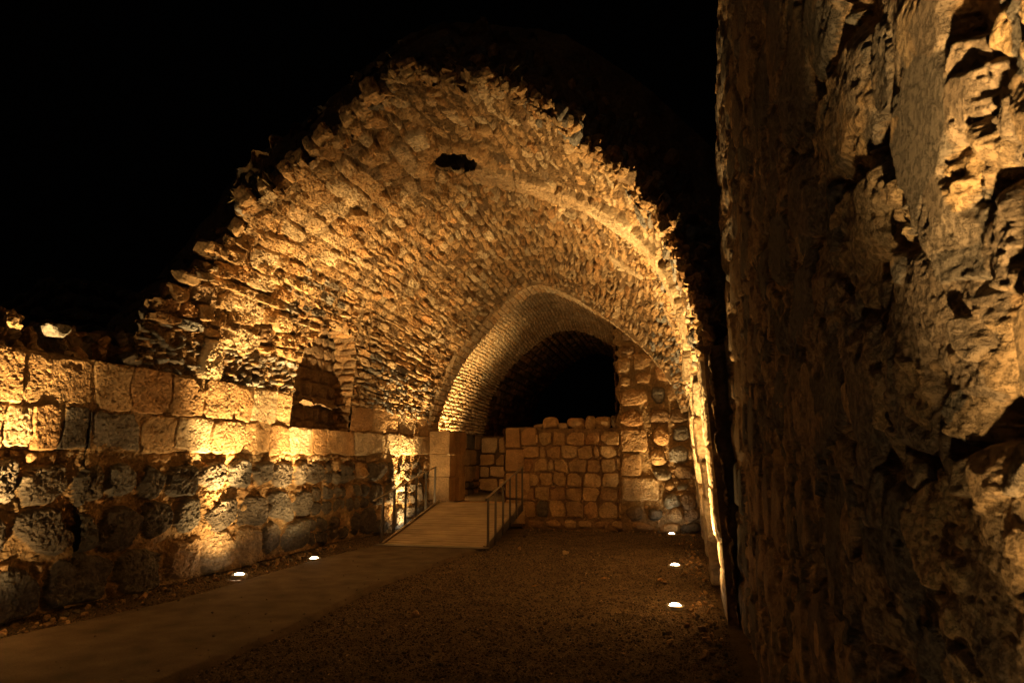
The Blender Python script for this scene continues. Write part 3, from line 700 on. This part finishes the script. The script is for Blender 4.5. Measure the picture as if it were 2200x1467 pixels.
V_, F_, C_ = rock((-6.93, 5.93, 3.16), basis((.1, 1, .12)), (.17, .12, .075), SLATE, n=8, planes=5, cut=(.8, 1.0))
tag(put('loose_slab', mesh_np('loose_slab', V_, F_, C_), M_STONE, None, (-6.93, 5.93, 3.09)), 'pale flat slab lying alone on top of the far-left wall', 'stone')
# back-fill ground step behind the left wall, and rubble wall between
pp = [slab(-9.5, -6.95, 6.4, 16.5, 2.80, 6, BROWN, step=.08, rough=.2)]
for i in range(160):
    r_ = rng.uniform(.08, .22); pp.append(rock((rng.uniform(-8.3, -7.05), rng.uniform(6.2, 7.4), 2.9 + rng.uniform(0, .35)), rand_axes(), (r_, r_ * .8, r_ * .6), vary(random.choice([BROWN, GREYB, OCHRE]))))
put('wall_fill', mesh_np('wall_fill', *join_np(pp)), M_STONE, hall)

# ================================================================== OUTER DARK RUIN behind
uo = np.linspace(0, 15, 260); vo = np.linspace(0, 1, 70); U_, V2 = np.meshgrid(uo, vo, indexing='ij')
topz = 6.1 + .9 * np.sin(U_ * .35) + .35 * fbm(np.stack([U_, 0 * U_, 0 * U_], -1), 1.3, 4, 3)
P = np.stack([-22 + U_ * .95, 15.5 - .25 * U_ + .8 * V2, V2 * topz], -1)
R = Relief(np.linspace(0, 15, 260), np.linspace(0, 7, 70), 131, warp=.1, mortar=BROWN)
R.rows(0, 15, 0, 7, (.35, .5), (.4, .8), lambda a, b: random.choice([BROWN, BASALT, GREYB]), across=True, n=3, proud=(.1, .25), bulge=(.05, .1), edge=.12)
N = normals(P); N = N if N[5, 5, 1] < 0 else -N
Pd, Cd = R.finish(P, N, rough=(.08, .02), seed=133)
tag(put('fortress_wall', mesh_np('fortress_wall', *grid_np(Pd, Cd)), M_STONE, None, (-15, 14, 0)), 'unlit fortress wall barely visible in the dark behind the left side', 'stone wall')

# ================================================================== NEAR RIGHT WALL
nw = empty('foreground_wall', (.6, 3, 0)); tag(nw, 'close rough basalt and mortar wall filling the right side of the picture', 'stone wall')
ty = np.linspace(math.asinh(-1.6 / .45), math.asinh(8.0 / .45), 1250); yy = .45 * np.sinh(ty)
tz = np.linspace(math.asinh(-1.7 / .45), math.asinh(7.2 / .45), 1250); zz = 1.7 + .45 * np.sinh(tz)
R = Relief(zz, yy, 141, warp=.09, wscale=2.6, base=-.02, mortar=(.33, .225, .13))
def nk(a, b):
    r = random.random(); return (.125, .108, .088) if r < .45 else (.19, .15, .11) if r < .8 else (.30, .22, .135)
z_ = 0
while z_ < 9:
    h_ = random.uniform(.36, .6); q = -1.8
    while q < 8.1:
        wd = random.uniform(.35, .85)
        R.stone(z_ + h_ / 2, q + wd / 2, h_ / 2 * .93, wd / 2 * .95, random.gauss(0, .2), 3, random.uniform(.03, .075), .02, .05, (random.gauss(0, .014), random.gauss(0, .014)), vary(nk(0, 0), .12), 5)
        q += wd
    z_ += h_
for _ in range(700):
    r_ = random.uniform(.02, .09)
    R.stone(random.uniform(0, 8), random.uniform(-1.5, 7.8), r_, r_ * random.uniform(.6, 1.4), random.uniform(0, 3), 3, random.uniform(.03, .07), .01, .02, (random.gauss(0, .01), random.gauss(0, .01)), vary(random.choice([MORTAR, LIME, GREYB])), 4)
for _ in range(1500):
    a_ = random.uniform(.03, .13); yq = .3 + 6 * random.random() ** 1.4
    R.stone(random.uniform(0.2, 5.5), yq, a_, a_ * random.uniform(.5, 1.1), random.uniform(0, 3), 4.5, random.uniform(.03, .07), .0, random.uniform(.008, .03), (random.gauss(0, .018), random.gauss(0, .018)), vary(random.choice([MORTAR, (.30, .22, .135), (.19, .15, .11), (.125, .108, .088)])), 5)
zg, yg = R.U, R.V
P = np.stack([.60 + .035 * sstep(0, 1.8, zg) + .0 * yg, yg, zg], -1); N = np.zeros_like(P); N[..., 0] = -1
H = R.H + .05 * fbm(P, 1.3, 3, 150) - .055 * sstep(.10, .34, fbm(P, 2.3, 5, 159, .55)) + .022 * fbm(P, 5, 5, 151, .62) + .010 * fbm(P, 23, 5, 152, .6) - .03 * sstep(.2, .34, fbm(P, 4, 6, 153, .62)) - .004 * sstep(.05, .4, fbm(P, 70, 3, 154))
pt = sstep(.12, .3, fbm(P, 3.2, 5, 155, .65))[..., None]      # mortar smears over the stones
C = R.C * (1 - pt) + np.array((.36, .25, .14)) * pt
H = H + .012 * pt[..., 0]
C = C * (1 + .25 * fbm(P, 6, 4, 156)[..., None])
H = np.clip(H, -.2, .085) * (1 - .45 * sstep(1.2, 3.2, yg))
Pd = P + N * H[..., None]
yend = np.interp(zg, [0, 1.5, 5.0, 5.8, 6.6, 8, 9.5], [7.75, 7.7, 7.3, 7.0, 5.6, 4.4, 4.0]) + .12 * fbm(P, 2.5, 3, 157)
nf = put('wall_face', mesh_np('foreground_wall_face', *grid_np(Pd, np.clip(C, .02, .7), yg < yend), smooth=True), M_NEAR, nw)
ze = np.arange(0, 9, .04); xe = np.arange(0, 1.1, .04); Z_, X_ = np.meshgrid(ze, xe, indexing='ij')
P = np.stack([.63 + X_, np.interp(Z_, [0, 1.5, 5.0, 5.8, 6.6, 8, 9.5], [7.75, 7.7, 7.3, 7.0, 5.6, 4.4, 4.0]) - .04, Z_], -1); P[..., 1] += .08 * fbm(P, 4, 3, 1)
C = np.empty(P.shape); C[:] = GREYB
put('wall_end', mesh_np('wall_end', *grid_np(P, C)), M_STONE, nw)

# ================================================================== GROUND
def sheet_xy(name, xs, ys, zf, mat, label=None):
    X, Yy = np.meshgrid(xs, ys, indexing='ij'); P = np.stack([X, Yy, zf(X, Yy)], -1); C = np.full(P.shape, .2)
    return tag(put(name, mesh_np(name, *grid_np(P, C), smooth=True), mat), kind='structure')
def gz(X, Y):
    P = np.stack([X, Y, 0 * X], -1)
    far = sstep(9, 25, np.hypot(X + 3, Y - 8))
    return (.018 * fbm(P, .9, 3, 160) + .008 * fbm(P, 9, 3, 161) - .01) * (1 - far) - .01 * far
gx = np.r_[np.linspace(-80, -10, 15), np.arange(-9.9, 3, .045), np.linspace(3.1, 80, 15)]
gy = np.r_[np.linspace(-60, 0, 12), np.arange(.1, 18, .045), np.linspace(18.2, 120, 16)]
sheet_xy('ground', gx, gy, gz, M_GRAVEL)
# path
LE = np.array([(-6.3, 1.0), (-6.3, 5.2), (-5.9, 6.94), (-5.94, 8.8), (-5.94, 10.65), (-5.80, 12.1), (-5.8, 12.45)])
RE = np.array([(-3.9, 1.0), (-3.84, 4.63), (-3.78, 5.97), (-3.97, 8.39), (-3.74, 11.6), (-3.66, 12.1), (-3.62, 12.45)])
yp = np.arange(1.0, 12.45, .05); tp = np.linspace(0, 1, 50)
Yp, Tp = np.meshgrid(yp, tp, indexing='ij')
xl = np.interp(Yp, LE[:, 1], LE[:, 0]); xr = np.interp(Yp, RE[:, 1], RE[:, 0])
Xp = xl * (1 - Tp) + xr * Tp; P = np.stack([Xp, Yp, 0 * Xp], -1)
ed = np.minimum(Tp, 1 - Tp)
P[..., 0] += np.where(ed < .001, .03 * fbm(P, 3, 3, 3), 0)
P[..., 2] = .035 + .006 * fbm(P, 1.5, 2, 4) - .05 * (ed < .001)
tag(put('path', mesh_np('path', *grid_np(P, np.full(P.shape, .2)), smooth=True), M_PATH), kind='structure')
# floor of the inner chamber, higher than the hall
P = slab(-6.6, .6, 16.9, 31, .60, 5, LIME, step=.1, rough=.03)
tag(put('inner_floor', mesh_np('inner_floor', *P), M_PATH), kind='structure')
# threshold mass under the doorway
V_, F_, C_ = block(-5.5, -4.2, 15.62, 17.0, .0, .60, 170)
tag(put('threshold', mesh_np('threshold', V_, F_, C_), M_DRESS, None, (-4.8, 16.2, 0)), 'worn stone threshold at the top of the ramp in the doorway', 'threshold')
# gravel
n = 75000
gxx = rng.uniform(-7.0, .45, n); t = rng.uniform(0, 1, n); gyy = 4.2 + 11.9 * t ** 1.25
onp = (gxx > np.interp(gyy, LE[:, 1], LE[:, 0]) - .02) & (gxx < np.interp(gyy, RE[:, 1], RE[:, 0]) + .02) & (gyy < 15.9)
ramp_ = (gxx > -5.8) & (gxx < -3.6) & (gyy > 12.0)
k = ~(onp | ramp_) | (rng.uniform(size=n) < .004 + .10 * np.exp(-np.minimum(np.abs(gxx - np.interp(gyy, LE[:, 1], LE[:, 0])), np.abs(gxx - np.interp(gyy, RE[:, 1], RE[:, 0]))) / .08)) & ~ramp_; gxx, gyy = gxx[k], gyy[k]; n = len(gxx)
octv = np.array([(1, 0, 0), (0, 1, 0), (-1, 0, 0), (0, -1, 0), (0, 0, 1), (0, 0, -1)], float); octf = np.array([(0, 1, 4), (1, 2, 4), (2, 3, 4), (3, 0, 4), (1, 0, 5), (2, 1, 5), (3, 2, 5), (0, 3, 5)])
sz = .006 + .013 * rng.uniform(size=n) ** 2.2; sz[rng.uniform(size=n) < .008] *= 2.0
Vg = octv[None] * (sz[:, None, None] * rng.uniform(.6, 1.3, (n, 6, 1))) * np.array([1, 1, .65]); th = rng.uniform(0, 6.28, n); c, s = np.cos(th), np.sin(th)
Vg = np.stack([Vg[..., 0] * c[:, None] - Vg[..., 1] * s[:, None], Vg[..., 0] * s[:, None] + Vg[..., 1] * c[:, None], Vg[..., 2]], -1)
Vg += np.stack([gxx, gyy, gz(gxx, gyy) + sz * .35 + np.where((gxx > np.interp(gyy, LE[:, 1], LE[:, 0])) & (gxx < np.interp(gyy, RE[:, 1], RE[:, 0])) & (gyy < 12.4), .045, 0)], -1)[:, None, :]
Fg = (octf[None] + (np.arange(n) * 6)[:, None, None]).reshape(-1, 3)
base = np.array([(.12, .09, .06), (.20, .15, .10), (.07, .062, .055), (.36, .27, .17)])[rng.choice(4, n, p=[.4, .33, .23, .04])]
Cg = np.repeat(base * rng.uniform(.7, 1.3, (n, 1)), 6, 0)
tag(put('gravel', mesh_np('gravel', Vg.reshape(-1, 3), Fg, Cg, smooth=False), M_STONE), 'loose dark gravel covering the floor of the hall', 'gravel', kind='stuff')
pp = []
for i in range(620):
    sd = rng.uniform()
    if sd < .5: y = rng.uniform(5, 12.2); x = -6.68 + abs(rng.normal()) * .22
    elif sd < .8: y = rng.uniform(5.5, 16); x = .36 - abs(rng.normal()) * .18
    else: x = rng.uniform(-3.5, .3); y = 16.2 - abs(rng.normal()) * .2
    q = .012 + .03 * rng.uniform() ** 2
    pp.append(rock((x, y, q * .3), rand_axes(), (q, q * rng.uniform(.6, 1), q * rng.uniform(.5, .9)), vary(random.choice([LIME, MORTAR, GREYB, BROWN]))))
tag(put('rubble', mesh_np('rubble', *join_np(pp)), M_STONE), 'small fallen chips and rubble along the foot of the walls', 'rubble', kind='stuff')
# single stones on the gravel
for x, y, r_, c_, L_ in ((-3.30, 14.6, .05, BASALT, 'dark fist-sized stone on the gravel just beyond the ramp foot'), (-2.95, 12.6, .04, LIME, 'pale pebble on the gravel in the middle of the hall floor'),
                         (-2.0, 12.2, .055, PALE, 'bright pale stone near the centre of the gravel floor'), (-2.85, 7.1, .045, LIME, 'rounded tan stone on the dark gravel right of the path edge'),
                         (.2, 7.2, .045, BROWN, 'brown stone at the foot of the right wall beyond the nearest lamp'), (-6.45, 7.15, .05, OCHRE, 'small reddish stone at the foot of the left wall')):
    V_, F_, C_ = rock((x, y, r_ * .5), rand_axes(), (r_, r_ * .8, r_ * .7), c_)
    tag(put('loose_stone', mesh_np('loose_stone', V_, F_, C_), M_STONE, None, (x, y, 0)), L_, 'stone', 'single stones on the gravel')
for x, y, L_ in ((-6.28, 5.9, 'dry curled leaf lying left of the path near the left wall'), (-1.05, 9.8, 'dry leaf on the gravel left of the second right-hand lamp'), (.18, 10.4, 'dry leaf between the second lamp and the right wall'), (-1.9, 9.0, 'dry leaf on open gravel in mid floor')):
    bm = bmesh.new(); vs_ = []
    outl = [(0, -.05), (.018, -.03), (.026, 0), (.02, .03), (0, .055), (-.02, .03), (-.026, 0), (-.018, -.03)]
    c0 = bm.verts.new((0, 0, .004)); vs_ = [bm.verts.new((a, b_, .012 + .010 * abs(math.sin(i * 1.3)))) for i, (a, b_) in enumerate(outl)]
    for i in range(8): bm.faces.new((c0, vs_[i], vs_[(i + 1) % 8]))
    me = bpy.data.meshes.new('fallen_leaf'); bm.to_mesh(me); bm.free()
    o = put('fallen_leaf', me, M_LEAF); o.location = (x, y, .012); o.rotation_euler = (.1, .15, rng.uniform(0, 6))
    sm = o.modifiers.new('thick', 'SOLIDIFY'); sm.thickness = .0015
    tag(o, L_, 'leaf', 'dry leaves on the floor')

# ================================================================== RAMP
ramp = empty('ramp', (-4.7, 12.5, 0)); tag(ramp, 'boarded access ramp with thin steel handrails climbing to the doorway', 'ramp')
YA, YB, ZA, ZB = 12.42, 15.62, .03, .655
XL, XR = -5.72, -3.58
def rz(y): return ZA + (ZB - ZA) * (y - YA) / (YB - YA)
sl = math.atan2(ZB - ZA, YB - YA)
def bar(bm, p0, p1, wx, wz, up=(0, 0, 1)):
    p0, p1 = Vector(p0), Vector(p1); d = (p1 - p0).normalized(); s_ = d.cross(Vector(up)).normalized(); u_ = s_.cross(d)
    vs_ = [bm.verts.new(p + s_ * a * wx / 2 + u_ * b_ * wz / 2) for p in (p0, p1) for a, b_ in ((-1, -1), (1, -1), (1, 1), (-1, 1))]
    for f in ((0, 1, 2, 3), (7, 6, 5, 4), (0, 4, 5, 1), (1, 5, 6, 2), (2, 6, 7, 3), (3, 7, 4, 0)): bm.faces.new([vs_[i] for i in f])
def done(name, bm, mat, parent, bevel=0):
    bmesh.ops.recalc_face_normals(bm, faces=bm.faces[:])
    if bevel: bmesh.ops.bevel(bm, geom=bm.edges[:], offset=bevel, segments=1, affect='EDGES')
    me = bpy.data.meshes.new(name); bm.to_mesh(me); bm.free(); return put(name, me, mat, parent)
bm = bmesh.new(); nb = 22; L = (YB - YA) / nb
for i in range(nb):
    y0 = YA + i * L + .007; y1 = YA + (i + 1) * L - .007; dz = rng.uniform(-.003, .003)
    ym = (y0 + y1) / 2
    bar(bm, (XL + .03, ym, rz(ym) - .012 + dz), (XR - .03, ym, rz(ym) - .012 + dz), y1 - y0, .026, up=(0, -math.sin(sl), math.cos(sl)))
done('deck', bm, M_BOARD, ramp, .002)
for x in (XL, XR):
    bm = bmesh.new(); bar(bm, (x, YA - .02, rz(YA) - .06), (x, YB, rz(YB) - .08), .03, .17); done('stringer', bm, M_POST, ramp, .003)
    bm = bmesh.new(); bar(bm, (x + (.02 if x < -5 else -.02), YA, rz(YA) + .03), (x + (.02 if x < -5 else -.02), YB, rz(YB) + .03), .05, .03); done('kerb_rail', bm, M_RAIL, ramp, .003)
for xx in (XR - .4, XL + .4):
    bm = bmesh.new(); bar(bm, (xx, 14.9, 0), (xx, 14.9, rz(14.9) - .03), .12, .12, up=(0, 1, 0)); done('support_leg', bm, M_POST, ramp, .003)
bm = bmesh.new(); bar(bm, (XL - .05, YA - .13, .045), (XR + .1, YA - .13, .045), .22, .014); done('toe_plate', bm, M_POST, ramp, .002)
def railing(x, ys, front, back, h0, h1, side_):
    r = empty('handrail'); r.parent = ramp; r.location = (0, 0, 0)
    def rp(nm, bm, mat):
        bmesh.ops.recalc_face_normals(bm, faces=bm.faces[:]); bmesh.ops.bevel(bm, geom=bm.edges[:], offset=.0015, segments=1, affect='EDGES')
        me = bpy.data.meshes.new(nm); bm.to_mesh(me); bm.free(); me.materials.append(mat); o = bpy.data.objects.new(nm, me); COL.objects.link(o); o.parent = r; o.location = tuple(-Vector(ramp.location)); return o
    H = lambda y: h0 + (h1 - h0) * (y - ys[0]) / (ys[-1] - ys[0])
    bm = bmesh.new(); bar(bm, (x, front, rz(front) + H(front)), (x, back, rz(back) + H(back)), .045, .014); rp('top_rail', bm, M_RAIL)
    for y in ys:
        bm = bmesh.new()
        for d in (-.028, .028):
            bar(bm, (x, y + d, rz(y) - .14), (x, y + d, rz(y) + H(y) - .008), .032, .010, up=(0, 1, 0))
        bar(bm, (x, y - .03, rz(y) - .05), (x, y + .03, rz(y) - .05), .02, .02)
        rp('post', bm, M_POST)
    return r
railing(XR + .03, [12.50, 13.05, 13.65, 14.25, 14.85, 15.45], 12.42, 15.5, .93, .88, 1)
railing(XL - .03, [12.50, 13.05, 13.65, 14.25, 14.85, 15.45], 12.05, 15.5, .93, .88, -1)
bm = bmesh.new(); bar(bm, (XR + .03, 12.36, .93), (XR + .03, 12.44, .93), .05, .05); done('end_cap', bm, M_POST, ramp, .006)

# ================================================================== GROUND LAMPS
def lamp_meshes():
    def ring(name, prof, n=32):
        bm = bmesh.new(); rows_ = []
        for r_, z in prof: rows_.append([bm.verts.new((r_ * math.cos(a), r_ * math.sin(a), z)) for a in np.linspace(0, 2 * math.pi, n, endpoint=False)])
        for a, b_ in zip(rows_[:-1], rows_[1:]):
            for i in range(n): bm.faces.new((a[i], a[(i + 1) % n], b_[(i + 1) % n], b_[i]))
        me = bpy.data.meshes.new(name); bm.to_mesh(me); bm.free()
        for p in me.polygons: p.use_smooth = True
        return me
    r = ring('trim_ring', [(.115, -.03), (.115, .022), (.106, .034), (.080, .034), (.068, .018), (.066, -.02)])
    bm = bmesh.new(); bmesh.ops.create_uvsphere(bm, u_segments=24, v_segments=10, radius=.070)
    for v in bm.verts: v.co.z = v.co.z * .55 + .014
    l = bpy.data.meshes.new('lens'); bm.to_mesh(l); bm.free()
    for p in l.polygons: p.use_smooth = True
    r.materials.append(M_RING); l.materials.append(M_GLOW)
    return r, l
RING, LENS = lamp_meshes()
def ground_lamp(loc, aim, power, cone, label, blend=1.0, spill=.06):
    o = empty('ground_lamp', loc); tag(o, label, 'ground lamp', 'uplights sunk in the gravel along the walls')
    a = bpy.data.objects.new('trim_ring', RING); COL.objects.link(a); a.parent = o
    b_ = bpy.data.objects.new('lens', LENS); COL.objects.link(b_); b_.parent = o
    d = bpy.data.lights.new('beam', 'SPOT'); d.energy = power; d.color = LAMP; d.spot_size = math.radians(cone); d.spot_blend = blend; d.shadow_soft_size = .05
    l = bpy.data.objects.new('beam', d); COL.objects.link(l); l.parent = o; l.location = (0, 0, .06)
    v = Vector(aim) - (Vector(loc) + Vector((0, 0, .06))); l.rotation_euler = v.to_track_quat('-Z', 'Y').to_euler()
    d2 = bpy.data.lights.new('spill', 'SPOT'); d2.energy = spill * power; d2.spot_size = math.radians(138); d2.spot_blend = 1.0; d2.color = LAMP; d2.shadow_soft_size = .03
    l2 = bpy.data.objects.new('spill', d2); COL.objects.link(l2); l2.parent = o; l2.location = (0, 0, .09); l2.rotation_euler = l.rotation_euler
G = .0
ground_lamp((-6.22, 8.69, G + .02), (-6.72, 9.05, 3.3), 3200, 54, 'glowing ground lamp nearest on the left, between path and wall')
ground_lamp((-6.00, 10.37, G + .02), (-6.35, 11.2, 3.3), 3000, 68, 'glowing ground lamp farther up the left edge of the path, before the ramp')
ground_lamp((-6.15, 14.75, G), (-6.28, 14.85, 2.6), 2600, 46, 'hidden ground lamp behind the ramp railing, lighting the wall in a bright stripe')
ground_lamp((-6.4, 4.75, G), (-7.1, 5.15, 2.6), 3200, 60, 'ground lamp just outside the left edge, lighting the far-left wall')
ground_lamp((-.07, 8.22, G), (.42, 8.55, 2.6), 2700, 78, 'largest and nearest of the three glowing lamps along the right wall')
ground_lamp((-.07, 11.23, G), (.34, 11.6, 2.6), 2600, 80, 'middle one of the three glowing lamps along the right wall')
ground_lamp((-.14, 15.76, G), (-.75, 15.0, 2.8), 900, 90, 'farthest and faintest of the three glowing lamps, by the tall pier')
ground_lamp((-.06, .30, G), (.52, .40, 2.2), 2600, 72, 'ground lamp beside the foreground wall, below the picture', spill=.012)
ground_lamp((-5.82, 17.45, .63), (-6.4, 17.9, 3.1), 2800, 66, 'lamp hidden behind the door pier inside the far chamber', spill=.035)
